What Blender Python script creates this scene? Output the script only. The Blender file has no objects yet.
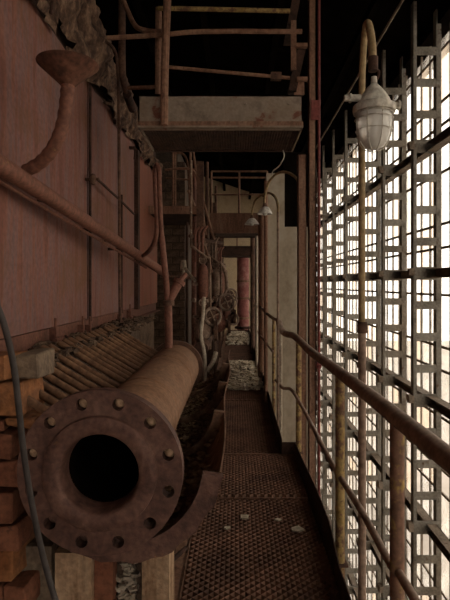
import bpy, bmesh, math, random
from mathutils import Vector, Matrix
random.seed(7)
S = bpy.context.scene
COL = S.collection
EYE = 1.6                      # eye height above the walkway (walkway surface is z = 0)
F, VX, VY = 500.0, 236.0, 284.0   # focal length in pixels, vanishing point of the gallery

# ------------------------------------------------------------------ camera, sky, exposure
cam_d = bpy.data.cameras.new('camera'); cam = bpy.data.objects.new('camera', cam_d); COL.objects.link(cam)
cam.location = (0, 0, EYE); cam.rotation_euler = (math.pi/2, 0, 0)
cam_d.sensor_fit = 'AUTO'; cam_d.sensor_width = 36; cam_d.lens = 36*F/600
cam_d.shift_x = -(VX-225)/600; cam_d.shift_y = (VY-300)/600
cam_d.clip_start = 0.05; cam_d.clip_end = 300
S.camera = cam
W = bpy.data.worlds.new('world'); S.world = W; W.use_nodes = True
bg = W.node_tree.nodes['Background']
bg.inputs[0].default_value = (1.0, 0.92, 0.82, 1); bg.inputs[1].default_value = 3.0
vs = S.view_settings
vs.view_transform = 'Standard'; vs.look = 'None'; vs.gamma = 1; vs.exposure = 0.0; vs.use_curve_mapping = False
S.cycles.max_bounces = 8; S.cycles.diffuse_bounces = 5; S.cycles.transparent_max_bounces = 24
S.cycles.caustics_reflective = False; S.cycles.caustics_refractive = False
S.cycles.use_denoising = True

# ------------------------------------------------------------------ helpers
def E(px, py, Y):
    """point seen at pixel (px, py), Y metres along the gallery"""
    return Vector(((px-VX)*Y/F, Y, EYE-(py-VY)*Y/F))
def R(z): return EYE+z         # height given relative to the eye

class MB:
    def __init__(s): s.v = []; s.f = []; s.mi = []; s.cur = 0
    def add(s, vs, fs):
        b = len(s.v); s.v += [Vector(v) for v in vs]
        for f in fs: s.f.append([i+b for i in f]); s.mi.append(s.cur)
        return s
    def box(s, c, d, rot=None, jit=0):
        c = Vector(c); h = [x/2 for x in d]; vs = []
        for k in range(8):
            p = Vector((h[0]*(1 if k & 1 else -1), h[1]*(1 if k & 2 else -1), h[2]*(1 if k & 4 else -1)))
            if jit: p += Vector([random.uniform(-jit, jit) for _ in range(3)])
            if rot: p = rot @ p
            vs.append(p+c)
        return s.add(vs, [(0,2,3,1),(4,5,7,6),(0,1,5,4),(2,6,7,3),(0,4,6,2),(1,3,7,5)])
    def span(s, a, b):
        a, b = Vector(a), Vector(b)
        return s.box((a+b)/2, [abs(x) for x in (b-a)])
    def tube(s, pts, r, n=10, cap=True, closed=False):
        pts = [Vector(p) for p in pts]; m = len(pts)
        rs = r if isinstance(r, (list, tuple)) else [r]*m
        tang = []
        for i in range(m):
            if closed: t = pts[(i+1) % m]-pts[i-1]
            else: t = pts[min(i+1, m-1)]-pts[max(i-1, 0)]
            tang.append(t.normalized())
        t0 = tang[0]; u = t0.cross(Vector((0,0,1)))
        if u.length < .1: u = t0.cross(Vector((1,0,0)))
        u.normalize(); vs = []; fs = []
        for i in range(m):
            u = (u-tang[i]*u.dot(tang[i])).normalized(); w = tang[i].cross(u)
            for k in range(n):
                a = 2*math.pi*k/n; vs.append(pts[i]+(u*math.cos(a)+w*math.sin(a))*rs[i])
        last = m if closed else m-1
        for i in range(last):
            j = (i+1) % m
            for k in range(n):
                fs.append((i*n+k, i*n+(k+1) % n, j*n+(k+1) % n, j*n+k))
        if cap and not closed: fs += [tuple(range(n))[::-1], tuple((m-1)*n+k for k in range(n))]
        return s.add(vs, fs)
    def lathe(s, prof, o=(0,0,0), axis='Z', n=24, a0=0, a1=None, wob=0):
        """profile of (radius, height) turned about an axis through o"""
        full = a1 is None; a1 = a1 if a1 is not None else 2*math.pi
        o = Vector(o); m = len(prof); vs = []; fs = []; cnt = n if full else n+1
        for k in range(cnt):
            a = a0+(a1-a0)*k/n
            for (r, h) in prof:
                r2 = r*(1+random.uniform(-wob, wob)) if wob else r
                c, q = r2*math.cos(a), r2*math.sin(a)
                p = {'Z': (c, q, h), 'Y': (c, h, q), 'X': (h, c, q)}[axis]
                vs.append(o+Vector(p))
        for k in range(n):
            k2 = (k+1) % cnt
            for i in range(m-1):
                fs.append((k*m+i, k2*m+i, k2*m+i+1, k*m+i+1))
        return s.add(vs, fs)
    def prism(s, poly, axis, lo, hi):
        """polygon of 2-D points extruded along an axis"""
        def P(a, b, h): return {'X': (h, a, b), 'Y': (a, h, b), 'Z': (a, b, h)}[axis]
        n = len(poly); vs = [P(a, b, lo) for a, b in poly]+[P(a, b, hi) for a, b in poly]
        return s.add(vs, [tuple(range(n)), tuple(range(n, 2*n))[::-1]]+[(i, (i+1) % n, (i+1) % n+n, i+n) for i in range(n)])
    def chip(s, c, r, flat=1.0):
        c = Vector(c); q = Matrix.Rotation(random.uniform(0, 6.3), 3, 'Z') @ Matrix.Rotation(random.uniform(-.4, .4), 3, 'X')
        n = random.choice((4, 5)); vs = []
        for h in (-.5, .5):
            for k in range(n):
                a = 2*math.pi*k/n+random.uniform(-.35, .35); rr = r*random.uniform(.6, 1.15)
                vs.append(c+q @ Vector((rr*math.cos(a), rr*math.sin(a), h*r*flat*random.uniform(.7, 1.2))))
        return s.add(vs, [tuple(range(n))[::-1], tuple(range(n, 2*n))]+[(i, (i+1) % n, (i+1) % n+n, i+n) for i in range(n)])
    def build(s, name, mat, parent=None, smooth=True, bevel=0):
        off = parent.matrix_world.translation.copy() if parent and False else worldloc(parent)
        me = bpy.data.meshes.new(name)
        me.from_pydata([v-off for v in s.v], [], s.f)
        mats = mat if isinstance(mat, (list, tuple)) else [mat]
        for m in mats: me.materials.append(m)
        if len(mats) > 1: me.polygons.foreach_set('material_index', s.mi)
        bm = bmesh.new(); bm.from_mesh(me); bmesh.ops.recalc_face_normals(bm, faces=bm.faces)
        if bevel: bmesh.ops.bevel(bm, geom=list(bm.edges), offset=bevel, segments=1, affect='EDGES')
        bm.to_mesh(me); bm.free()
        if smooth:
            me.polygons.foreach_set('use_smooth', [True]*len(me.polygons)); me.set_sharp_from_angle(angle=math.radians(38))
        o = bpy.data.objects.new(name, me); COL.objects.link(o)
        if parent: o.parent = parent
        return o
def worldloc(o):
    p = Vector((0,0,0))
    while o: p += Vector(o.location); o = o.parent
    return p
def spl(pts, k=6):
    """smooth curve through points"""
    pts = [Vector(p) for p in pts]; out = []
    for i in range(len(pts)-1):
        p0, p1, p2, p3 = pts[max(i-1, 0)], pts[i], pts[i+1], pts[min(i+2, len(pts)-1)]
        for j in range(k):
            t = j/k
            out.append(.5*((2*p1)+(p2-p0)*t+(2*p0-5*p1+4*p2-p3)*t*t+(3*p1-p0-3*p2+p3)*t**3))
    return out+[pts[-1]]
def tag(o, label, cat, group=None):
    o['label'] = label; o['category'] = cat
    if group: o['group'] = group
    return o
def thing(name, loc, label, cat, group=None):
    o = bpy.data.objects.new(name, None); COL.objects.link(o); o.location = loc; o.empty_display_size = .1
    return tag(o, label, cat, group)
def structure(name, mb, mat, parent=None, **kw):
    o = mb.build(name, mat, parent, **kw); o['kind'] = 'structure'; return o
def dup(o, parent=None):
    c = o.copy(); COL.objects.link(c)
    if parent: c.parent = parent
    for ch in list(o.children): dup(ch, c)
    return c

# ------------------------------------------------------------------ materials
def mat(name, stops, scale=4, rough=.85, bump=.3, stretch=(1,1,1), metal=0, detail=8, fine=40, spots=None, coord='Object', grit=.26, spec=.22, blotch=None):
    m = bpy.data.materials.new(name); m.use_nodes = True; nt = m.node_tree; N = nt.nodes; L = nt.links
    b = N['Principled BSDF']; b.inputs['Roughness'].default_value = rough; b.inputs['Metallic'].default_value = metal; b.inputs['Specular IOR Level'].default_value = spec
    tc = N.new('ShaderNodeTexCoord'); mp = N.new('ShaderNodeMapping'); mp.inputs['Scale'].default_value = stretch
    L.new(tc.outputs[coord], mp.inputs[0])
    n1 = N.new('ShaderNodeTexNoise'); n1.inputs['Scale'].default_value = scale; n1.inputs['Detail'].default_value = detail
    n1.inputs['Roughness'].default_value = .65; L.new(mp.outputs[0], n1.inputs['Vector'])
    cr = N.new('ShaderNodeValToRGB'); e = cr.color_ramp.elements
    k = len(stops); lo, hi = .38, .62
    for i, c in enumerate(stops):
        p = lo+(hi-lo)*i/max(k-1, 1)
        el = e[i] if i < 2 else e.new(p)
        el.position = p; el.color = (*c, 1)
    L.new(n1.outputs[0], cr.inputs[0]); out = cr.outputs[0]
    n2 = N.new('ShaderNodeTexNoise'); n2.inputs['Scale'].default_value = fine; n2.inputs['Detail'].default_value = 6
    L.new(tc.outputs[coord], n2.inputs['Vector'])
    if spots:
        c, thr, sc = spots
        n3 = N.new('ShaderNodeTexNoise'); n3.inputs['Scale'].default_value = sc; n3.inputs['Detail'].default_value = 10; n3.inputs['Roughness'].default_value = .7
        L.new(mp.outputs[0], n3.inputs['Vector'])
        r3 = N.new('ShaderNodeValToRGB'); r3.color_ramp.elements[0].position = thr; r3.color_ramp.elements[1].position = thr+.06
        L.new(n3.outputs[0], r3.inputs[0])
        mx = N.new('ShaderNodeMix'); mx.data_type = 'RGBA'; L.new(r3.outputs[0], mx.inputs[0]); L.new(out, mx.inputs[6]); mx.inputs[7].default_value = (*c, 1)
        out = mx.outputs[2]
    mr = N.new('ShaderNodeMapRange'); mr.inputs[1].default_value = .34; mr.inputs[2].default_value = .66; mr.inputs[3].default_value = 1-grit; mr.inputs[4].default_value = 1+grit*.8
    L.new(n2.outputs[0], mr.inputs[0])
    mm = N.new('ShaderNodeVectorMath'); mm.operation = 'SCALE'; L.new(out, mm.inputs[0]); L.new(mr.outputs[0], mm.inputs['Scale'])
    out = mm.outputs[0]
    if blotch:
        c, thr, sc = blotch
        n4 = N.new('ShaderNodeTexNoise'); n4.inputs['Scale'].default_value = sc; n4.inputs['Detail'].default_value = 9; n4.inputs['Roughness'].default_value = .72; n4.inputs['Distortion'].default_value = .4
        L.new(tc.outputs[coord], n4.inputs['Vector'])
        r4 = N.new('ShaderNodeValToRGB'); r4.color_ramp.elements[0].position = thr; r4.color_ramp.elements[1].position = thr+.16; r4.color_ramp.elements[1].color = (.8,.8,.8,1)
        L.new(n4.outputs[0], r4.inputs[0])
        mx4 = N.new('ShaderNodeMix'); mx4.data_type = 'RGBA'; L.new(r4.outputs[0], mx4.inputs[0]); L.new(out, mx4.inputs[6]); mx4.inputs[7].default_value = (*c, 1)
        out = mx4.outputs[2]
    L.new(out, b.inputs['Base Color'])
    if bump:
        bp = N.new('ShaderNodeBump'); bp.inputs['Strength'].default_value = bump; bp.inputs['Distance'].default_value = .01
        L.new(n2.outputs[0], bp.inputs['Height']); L.new(bp.outputs[0], b.inputs['Normal'])
    return m
def glass(name, tint, dirt, dcol):
    """window glass: part clear, part dirt that lets light through diffusely"""
    m = bpy.data.materials.new(name); m.use_nodes = True; nt = m.node_tree; N = nt.nodes; L = nt.links
    N.remove(N['Principled BSDF']); o = N['Material Output']
    tr = N.new('ShaderNodeBsdfTransparent'); tr.inputs[0].default_value = (*tint, 1)
    tl = N.new('ShaderNodeBsdfTranslucent'); tl.inputs[0].default_value = (*dcol, 1)
    gl = N.new('ShaderNodeBsdfGlossy'); gl.inputs['Roughness'].default_value = .15
    tc = N.new('ShaderNodeTexCoord'); nz = N.new('ShaderNodeTexNoise'); nz.inputs['Scale'].default_value = 3; nz.inputs['Detail'].default_value = 6
    L.new(tc.outputs['Object'], nz.inputs['Vector'])
    mr = N.new('ShaderNodeMapRange'); mr.inputs[1].default_value = .3; mr.inputs[2].default_value = .7
    mr.inputs[3].default_value = max(dirt-.18, 0); mr.inputs[4].default_value = min(dirt+.18, 1); L.new(nz.outputs[0], mr.inputs[0])
    m1 = N.new('ShaderNodeMixShader'); L.new(mr.outputs[0], m1.inputs[0]); L.new(tr.outputs[0], m1.inputs[1]); L.new(tl.outputs[0], m1.inputs[2])
    m2 = N.new('ShaderNodeMixShader'); m2.inputs[0].default_value = .05; L.new(m1.outputs[0], m2.inputs[1]); L.new(gl.outputs[0], m2.inputs[2])
    L.new(m2.outputs[0], o.inputs[0]); return m
M = {}
M['panel'] = mat('red_lead_sheet', [(.13,.053,.04),(.175,.076,.06),(.155,.09,.083),(.185,.08,.057),(.145,.058,.043)], 4.2, .75, .1, (1,1.5,.13), detail=5, spots=((.14,.085,.08), .56, 3), fine=30, grit=.15, blotch=((.13,.06,.03), .5, 1.7))
M['panel_end'] = mat('red_lead_sheet_brighter', [(.2,.065,.038),(.25,.09,.055),(.21,.085,.06)], 3, .75, .1, (1,1.5,.15), detail=5, grit=.15, blotch=((.14,.07,.035), .52, 2))
M['wheel'] = mat('dark_wheel', [(.1,.065,.045),(.17,.115,.085),(.26,.19,.145)], 9, .8, .3)
M['dusty'] = mat('dusty_rust', [(.13,.08,.055),(.21,.14,.1),(.28,.2,.15)], 6, .9, .4, spots=((.4,.33,.26), .6, 9))
M['redpipe'] = mat('red_painted_pipe', [(.11,.046,.03),(.16,.068,.046),(.13,.055,.036)], 4, .7, .12, spots=((.2,.11,.05), .64, 9))
M['rust'] = mat('brown_rust', [(.05,.026,.018),(.09,.048,.032),(.12,.065,.042)], 7, .9, .5, spots=((.16,.08,.04), .66, 12))
M['flange'] = mat('flange_rust', [(.062,.03,.022),(.098,.048,.036),(.13,.068,.05)], 6, .65, .5, spots=((.19,.09,.045), .64, 9), fine=38, grit=.3)
M['header'] = mat('header_rust', [(.17,.085,.045),(.24,.13,.075),(.2,.11,.065)], 4, .75, .35, spots=((.3,.19,.12), .66, 10))
M['bolt'] = mat('tan_bolt_end', [(.25,.15,.09),(.4,.26,.165)], 20, .8, .4)
M['tubes'] = mat('tube_rust', [(.1,.05,.028),(.16,.085,.047),(.2,.11,.06)], 8, .85, .4, spots=((.24,.1,.035), .63, 10))
M['funnel'] = mat('red_brown_rust', [(.06,.026,.017),(.1,.042,.026),(.13,.058,.036)], 6, .85, .3)
M['shell'] = mat('trough_rust', [(.11,.058,.037),(.18,.1,.063),(.25,.15,.1)], 6, .85, .4)
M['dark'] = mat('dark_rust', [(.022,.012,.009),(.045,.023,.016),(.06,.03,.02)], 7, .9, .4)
M['grate'] = mat('walkway_rust', [(.085,.042,.026),(.13,.065,.04),(.16,.08,.05)], 3, .7, .3)
M['soot_shade'] = mat('roof_soot_and_shade', [(.003,.0024,.002),(.006,.0045,.0035),(.007,.005,.004)], 3, 1, .2, spec=0)  # roof soot; also paints the shade in the bore and the pier opening
M['steel'] = mat('grey_painted_steel', [(.145,.126,.1),(.215,.19,.157),(.255,.228,.19)], 3, .7, .2, spots=((.1,.055,.03), .6, 7))
M['girt'] = mat('dull_brown_steel', [(.13,.095,.068),(.19,.145,.105),(.24,.185,.14)], 3, .75, .2, spots=((.09,.045,.025), .6, 8))
M['beam'] = mat('pale_worn_beam', [(.15,.115,.085),(.23,.18,.14),(.19,.14,.1)], 4, .8, .15, (1,1,1), spots=((.13,.05,.03), .57, 5), grit=.12)
M['post'] = mat('brown_red_channel', [(.12,.06,.037),(.19,.1,.064),(.23,.135,.09)], 4, .75, .25, (2,2,.3), spots=((.1,.04,.03), .62, 9))
M['redthin'] = mat('crimson_pipe', [(.12,.028,.025),(.17,.045,.038)], 6, .6, .2)
M['fadedred'] = mat('faded_red_paint', [(.17,.055,.05),(.24,.085,.075),(.32,.16,.14)], 3, .7, .2)
M['yellow'] = mat('chipped_yellow_paint', [(.22,.14,.045),(.29,.2,.08),(.2,.13,.055)], 9, .7, .3, spots=((.12,.06,.035), .5, 13))
M['worn'] = mat('mostly_bare_yellow_post', [(.11,.058,.036),(.16,.085,.055),(.19,.1,.065)], 6, .7, .3, spots=((.29,.19,.06), .54, 9))
M['lampyellow'] = mat('dull_yellow_paint', [(.24,.165,.08),(.31,.22,.115)], 7, .7, .2, spots=((.13,.08,.04), .64, 15))
M['rail'] = mat('worn_handrail', [(.15,.095,.065),(.22,.145,.105),(.27,.19,.14)], 6, .6, .25, spots=((.08,.04,.025), .6, 12))
M['cast'] = mat('grey_cast_metal', [(.33,.3,.25),(.44,.4,.34),(.48,.45,.38)], 10, .7, .4, spots=((.1,.08,.06), .64, 12))
M['concrete'] = mat('stained_concrete', [(.26,.21,.15),(.36,.3,.225),(.41,.355,.28)], 2.5, .95, .08, (1,1,.5), spots=((.5,.45,.37), .66, 5), grit=.07, fine=20, blotch=((.2,.15,.1), .56, 2.2))
M['farwall'] = mat('tan_plaster', [(.42,.31,.19),(.52,.4,.26),(.47,.36,.24)], 1.5, .95, .3)
M['insul'] = mat('crumbling_insulation', [(.035,.02,.014),(.09,.053,.036),(.18,.115,.078)], 11, 1, 1.0, (1,1,.5), detail=12, fine=25)
M['rubble'] = mat('plaster_rubble', [(.36,.29,.2),(.55,.46,.34),(.66,.57,.44)], 6, .95, .3)
M['dirt'] = mat('rusty_dirt', [(.12,.07,.042),(.22,.14,.085),(.32,.22,.14)], 12, 1, .8)
M['ledge'] = mat('ledge_dirt', [(.05,.03,.02),(.095,.06,.04),(.15,.1,.066)], 12, 1, .6)
M['flake'] = mat('plaster_flake', [(.3,.25,.18),(.36,.31,.23)], 8, .95, .2)
M['cable'] = mat('black_rubber', [(.028,.022,.02),(.045,.036,.033)], 8, .6, .1)
M['enamel'] = mat('grey_enamel', [(.42,.4,.36),(.55,.53,.48)], 8, .45, .1)
M['lagging'] = mat('pale_lagging', [(.3,.24,.18),(.42,.35,.27)], 9, .95, .5)
BR = [mat('brick_%s' % n, c, 7, .95, .7, spots=(sp, .62, 9)) for n, c, sp in (
    ('orange', [(.17,.065,.025),(.24,.1,.04),(.2,.09,.045)], (.09,.045,.025)),
    ('red', [(.14,.05,.028),(.2,.08,.045)], (.07,.035,.022)),
    ('tan', [(.17,.095,.05),(.25,.15,.085)], (.1,.05,.03)),
    ('greyed', [(.12,.085,.06),(.19,.135,.09)], (.24,.13,.05)))]
M['slabtan'] = mat('split_tan_slab', [(.2,.115,.065),(.3,.19,.115),(.34,.23,.145)], 5, .95, .6, (4,4,.5), spots=((.14,.07,.04), .62, 8))
M['mortar'] = mat('dark_mortar', [(.06,.038,.027),(.11,.072,.05)], 10, 1, .6)
M['darkbrick'] = mat('dark_brick', [(.09,.055,.036),(.15,.095,.062),(.2,.13,.09)], 6, .95, .5)
M['yard'] = mat('pale_yard', [(.3,.26,.22),(.42,.37,.32)], .3, 1, .1)
M['ground'] = mat('dusty_ground', [(.07,.055,.042),(.11,.09,.07)], 1.5, 1, .4)
M['darkwall'] = mat('dark_wall', [(.05,.036,.027),(.085,.062,.047)], 2, 1, .3)
GL = [glass('glass_clear', (.97,.97,.96), .05, (.9,.88,.84)), glass('glass_dusty', (.95,.94,.92), .2, (.9,.86,.8)),
      glass('glass_cream', (.93,.87,.8), .35, (.88,.8,.7)), glass('glass_grey', (.86,.86,.84), .3, (.8,.77,.72))]
m = bpy.data.materials.new('lamp_glass'); m.use_nodes = True; N = m.node_tree.nodes; L = m.node_tree.links
b = N['Principled BSDF']; b.inputs['Base Color'].default_value = (.9,.86,.78,1); b.inputs['Roughness'].default_value = .25
b.inputs['Transmission Weight'].default_value = .45; M['lampglass'] = m

# ------------------------------------------------------------------ room shell
GZ = -7.4                                             # ground of the hall, below the gallery
XW = 2.62                                             # plane of the glazing
Y0, Y1 = -7.5, 22.0
structure('floor', MB().span((-4, Y0, GZ-.2), (XW+.3, Y1, GZ)), M['ground'])
structure('ground_outside', MB().span((XW+.3, -60, GZ-.3), (70, 80, GZ-.1)), M['yard'])
structure('wall_right', MB().span((XW-.1, Y0, GZ), (XW+.25, Y1, R(-8.6))), M['darkbrick'])
structure('wall_back', MB().span((-4.2, Y1, GZ), (XW+.4, Y1+.25, 7.6)), M['farwall'])
structure('wall_front', MB().span((-4.2, Y0-.2, GZ), (-.9, Y0, 7.6)).span((-.9, Y0-.2, GZ), (XW+.4, Y0, -1.2)).span((-.9, Y0-.2, 3.4), (XW+.4, Y0, 7.6)), M['darkwall'])  # unseen end wall, its opening shaped to admit light from behind the camera
structure('wall_left', MB().span((-4.2, Y0, GZ), (-4.0, Y1, 7.6)), M['darkwall'])
roof = MB(); zr = lambda x: R(3.25)+(XW+.3-x)*.34
roof.prism([(XW+.35, zr(XW+.35)), (-4.2, zr(-4.2)), (-4.2, zr(-4.2)+.12), (XW+.35, zr(XW+.35)+.12)], 'Y', Y0, Y1+.25)
ceiling = structure('ceiling', roof, M['soot_shade'])
for k in range(7):                                    # rafters and purlins under the roof
    y = 3.0+2.56*k
    rb = MB().prism([(XW+.2, zr(XW+.2)-.01), (-4.0, zr(-4.0)-.01), (-4.0, zr(-4.0)-.2), (XW+.2, zr(XW+.2)-.2)], 'Y', y-.05, y+.05)
    rb.build('rafter', M['soot_shade'], ceiling)
for x in (1.7, .6, -.5, -1.6):
    MB().span((x-.05, Y0, zr(x)-.32), (x+.05, Y1, zr(x)-.2)).build('purlin', M['soot_shade'], ceiling)
structure('trim_1', MB().span((XW-.14, Y0, R(3.2)), (XW+.2, Y1, R(3.55))), M['soot_shade'])     # eaves beam

# ------------------------------------------------------------------ glazed wall: mullions, glazing bars, panes
win = structure('window_1', MB().span((XW-.08, Y0, R(-8.6)), (XW+.08, Y1, R(-8.52))), M['girt'])
rows = []
zb = -3.26-1.56*4
while zb < 3.2:
    rows += [zb, zb+.6, zb+.9]; zb += 1.56
rows = [z for z in rows if -8.5 < z < 3.2]
for z in rows:
    MB().span((XW-.01, Y0, R(z)-.016), (XW+.01, Y1, R(z)+.016)).build('glazing_bar', M['girt'], win)
PW = .32
ys = [6.10-PW*43+PW*k for k in range(96)]; ys = [y for y in ys if Y0 < y < Y1]
mb = MB().span((XW-.012, -.014, R(-8.52)), (XW+.016, .014, R(3.2))); proto = None
for i, y in enumerate(ys):
    if proto is None: proto = o = mb.build('mullion', M['girt'], win)
    else: o = proto.copy(); COL.objects.link(o); o.parent = win
    o.location = (0, y, 0)
zz = [-8.52]+rows+[3.13]
cells = []
for i in range(len(ys)-1):
    for j in range(len(zz)-1): cells.append((i, j))
def near_key(c): return 1e9 if ys[c[0]] < 5.55 or zz[c[1]] < -4.9 else ys[c[0]]
cells.sort(key=near_key)
rest = [MB() for _ in GL]; pane_mesh = {}
for n, (i, j) in enumerate(cells):
    g = random.choices((0,1,2,3,4), (34,28,18,14,6))[0]
    if g == 4: continue                               # a broken-out pane
    y0, y1 = ys[i]+.014, ys[i+1]-.014; z0, z1 = R(zz[j])+.018, R(zz[j+1])-.018
    if n < 300:
        key = (g, round(z1-z0, 3))
        if key not in pane_mesh:
            pane_mesh[key] = MB().box((0,0,0), (.006, y1-y0, z1-z0)).build('pane', GL[g], win, smooth=False); o = pane_mesh[key]
        else: o = pane_mesh[key].copy(); COL.objects.link(o); o.parent = win
        o.location = (XW, (y0+y1)/2, (z0+z1)/2)
    else: rest[g].span((XW-.003, y0, z0), (XW+.003, y1, z1))
allp = MB()
for g, r_ in enumerate(rest):
    allp.cur = g; allp.add(r_.v, r_.f)
o = allp.build('pane_field', GL, win, smooth=False); o['kind'] = 'stuff'

# girts: long horizontal members carried by the columns
GIRT = [-7.67, -6.11, -4.55, -3.0, -1.43, .13, 1.68]
names = ['lowest girt near the hall floor', 'second lowest girt above the hall floor', 'third girt up from the hall floor, far below the walkway', 'brown girt crossing the columns below walkway level', 'rusty angle girt below handrail height along the glazing',
         'dark girt running across the columns at eye level', 'dark heavy girt crossing the columns level with the caged lamp']
for z, nm in zip(GIRT, names):
    g = MB().span((2.34, Y0, R(z)-.055), (2.46, Y1, R(z)-.043)).span((2.446, Y0, R(z)-.055), (2.46, Y1, R(z)+.055)).span((2.34, Y0, R(z)+.045), (2.46, Y1, R(z)+.055))
    tag(g.build('girt', M['girt']), nm, 'beam', 'girts of the glazed wall')
# columns of two chords joined by batten plates
XI, XO, CY0, CP = 2.20, 2.49, 6.18, 1.28
cr_ = thing('battened_column', (XI, CY0, GZ), 'battened steel column nearest the camera, farthest right in the window row', 'column', 'battened columns before the glazing')
for x, w in ((XI, .046), (XO, .065)):
    c = MB(); top, bot = zr(x)-.02, GZ
    c.span((x-w/2, CY0-.05, bot), (x-w/2+.01, CY0+.05, top)).span((x-w/2, CY0-.035, bot), (x+w/2, CY0-.025, top)).span((x-w/2, CY0+.025, bot), (x+w/2, CY0+.035, top))
    c.build('chord', M['steel'], cr_, smooth=False)
z = .13-.39*22; k = 0; pm = None
while z < 3.1:
    hgt = .1
    for gz in GIRT:
        if abs(gz-z) < .12: hgt = .16
    bt = MB().box(((XI+XO)/2, CY0-.041, R(z)), (XO-XI+.045, .012, hgt))
    for sx in (XI, XO):
        for dz in (-.03, .03): bt.box((sx, CY0-.05, R(z)+dz), (.016, .008, .016))
    bt.build('batten_plate', M['steel'], cr_, smooth=False); z += .39
for gz in GIRT: MB().box((XI-.05, CY0-.02, R(gz)+.02), (.06, .09, .1), None, .012).build('clamp_bracket', M['girt'], cr_)
ordn = ['second', 'third', 'fourth', 'fifth', 'sixth', 'seventh', 'eighth', 'ninth', 'tenth', 'eleventh']
for k in range(10):
    c = dup(cr_); c.location = (XI, CY0+CP*(k+1), GZ)
    c['label'] = 'battened steel column, %s of the window row counted from the near right one' % ordn[k]
for k in (1, 3, 5, 7):                                # the row goes on behind the viewer
    c = dup(cr_); c.location = (XI, CY0-CP*k, GZ)
    c['label'] = 'battened steel column outside the frame, %d bays before the first' % k
# conduit along the roof
tag(MB().tube([(1.76, Y0, R(3.0)), (1.76, Y1, R(3.0))], .016, 8).build('conduit', M['girt']), 'thin straight conduit running the hall length under the black roof', 'conduit')
for y in (4.0, 9.0, 14.0, 19.0): pass

# ------------------------------------------------------------------ walkway
wk = thing('walkway', (0, 0, 0), 'narrow rusty expanded-metal walkway running down the middle of the gallery', 'walkway')
def mesh_panel(x0, x1, y0, y1, z):
    mb = MB(); w, d = .056, .05; t = .005
    nx = int(round((x1-x0)/w)); w = (x1-x0)/nx; ny = int(round((y1-y0)/d)); d = (y1-y0)/ny
    for j in range(ny):
        for i in range(nx):
            for s in (0, 1):
                # each strand is a tilted bar of the diamond
                a = Vector((x0+(i+.5*s)*w, y0+(j+.5*s)*d, z)); q = Vector((w/2, d/2 if s == 0 else -d/2, 0))
                b_ = a+q; n = Vector((0, .0085, .009)); u = Vector((0, -.0022, .003))
                mb.add([a-n, a+n, b_+n, b_-n, a-n-u*2, a+n-u*2, b_+n-u*2, b_-n-u*2], [(0,1,2,3),(4,7,6,5),(0,3,7,4),(1,5,6,2)])
            a = Vector((x0+i*w, y0+(j+1)*d, z)); b_ = a+Vector((w/2, -d/2, 0)); n = Vector((0, .0085, .009))
            mb.add([a-n, a+n, b_+n, b_-n], [(0,1,2,3)])
            a = Vector((x0+(i+.5)*w, y0+(j+.5)*d, z)); b_ = a+Vector((w/2, d/2, 0))
            mb.add([a-n, a+n, b_+n, b_-n], [(0,1,2,3)])
    return mb
secs = [(-.6, 2.0, .54, 0), (2.0, 3.74, .54, 0), (3.74, 4.65, .54, .02), (4.65, 6.9, .42, 0), (6.9, 9.9, .42, .015), (9.9, 13.5, .42, 0), (13.5, 17.3, .42, .01)]
for (a, b_, x1, dz) in secs:
    x1r = .54 if a < 5.0 else .42
    o = mesh_panel(-.28, x1 if a < 4.4 else .42, a+.005, b_-.005, -.012+dz).build('grating_panel', M['grate'], wk, smooth=False); o['kind'] = 'stuff'
    MB().span((-.28, b_-.012, -.03+dz), (x1 if a < 4.4 else .42, b_+.012, .002+dz)).build('joint_bar', M['grate'], wk)
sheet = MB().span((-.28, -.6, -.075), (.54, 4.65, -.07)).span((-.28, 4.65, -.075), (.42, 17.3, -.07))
sheet.build('mesh_shade_sheet', M['dark'], wk)  # dark sheet added so the gaps in the mesh look shaded
def stringer(xa, ya, yb, s=1):
    return MB().span((xa, ya, -.2), (xa+.012*s, yb, .0)).span((xa, ya, -.2), (xa+.06*s, yb, -.188)).span((xa, ya, -.012), (xa-.05*s, yb, .0))
MB().span((-.3, -.6, -.2), (-.285, 17.3, .01)).span((-.36, -.6, -.0), (-.285, 17.3, .01)).span((-.36, -.6, -.2), (-.285, 17.3, -.19)).build('stringer', M['post'], wk)
# wavy dented toe plates on the hall side
def toe(pts, h, t=.006):
    mb = MB(); vs = []
    for (x, y, lean) in pts: vs += [(x, y, -.19), (x+lean, y, h), (x+lean+t, y, h), (x+t, y, -.19)]
    fs = []
    for i in range(len(pts)-1):
        for k in range(4): fs.append((i*4+k, i*4+(k+1) % 4, i*4+4+(k+1) % 4, i*4+4+k))
    fs += [(0,1,2,3), tuple((len(pts)-1)*4+k for k in (3,2,1,0))]
    return mb.add(vs, fs)
toe([(.54, -.6, .0), (.54, 2.0, -.01), (.54, 2.6, -.005), (.545, 3.1, .03), (.545, 3.6, .03), (.545, 4.2, .01), (.545, 4.65, 0)], .13).build('toe_plate', M['dark'], wk)
toe([(.425, 4.65, 0), (.425, 8, .01), (.425, 12, 0), (.425, 17.3, 0)], .15).build('toe_plate', M['dark'], wk)
MB().span((.425, 4.64, -.19), (.56, 4.655, .13)).build('toe_plate', M['dark'], wk)
for y in (.4, 1.6, 2.9, 4.3, 5.6, 7.4, 9.2, 11, 13, 15, 17.2):
    MB().span((-.3, y-.03, -.2), (.56 if y < 4.65 else .43, y+.03, -.1)).build('cross_bearer', M['dark'], wk)
MB().tube([E(150, 580, 2.35), E(186, 548, 2.62)], .012, 8).build('brace', M['dark'], wk)
MB().tube([(-.335, 2.55, GZ), (-.335, 2.55, -.02)], .018, 8).build('leg', M['rust'], wk)
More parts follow.
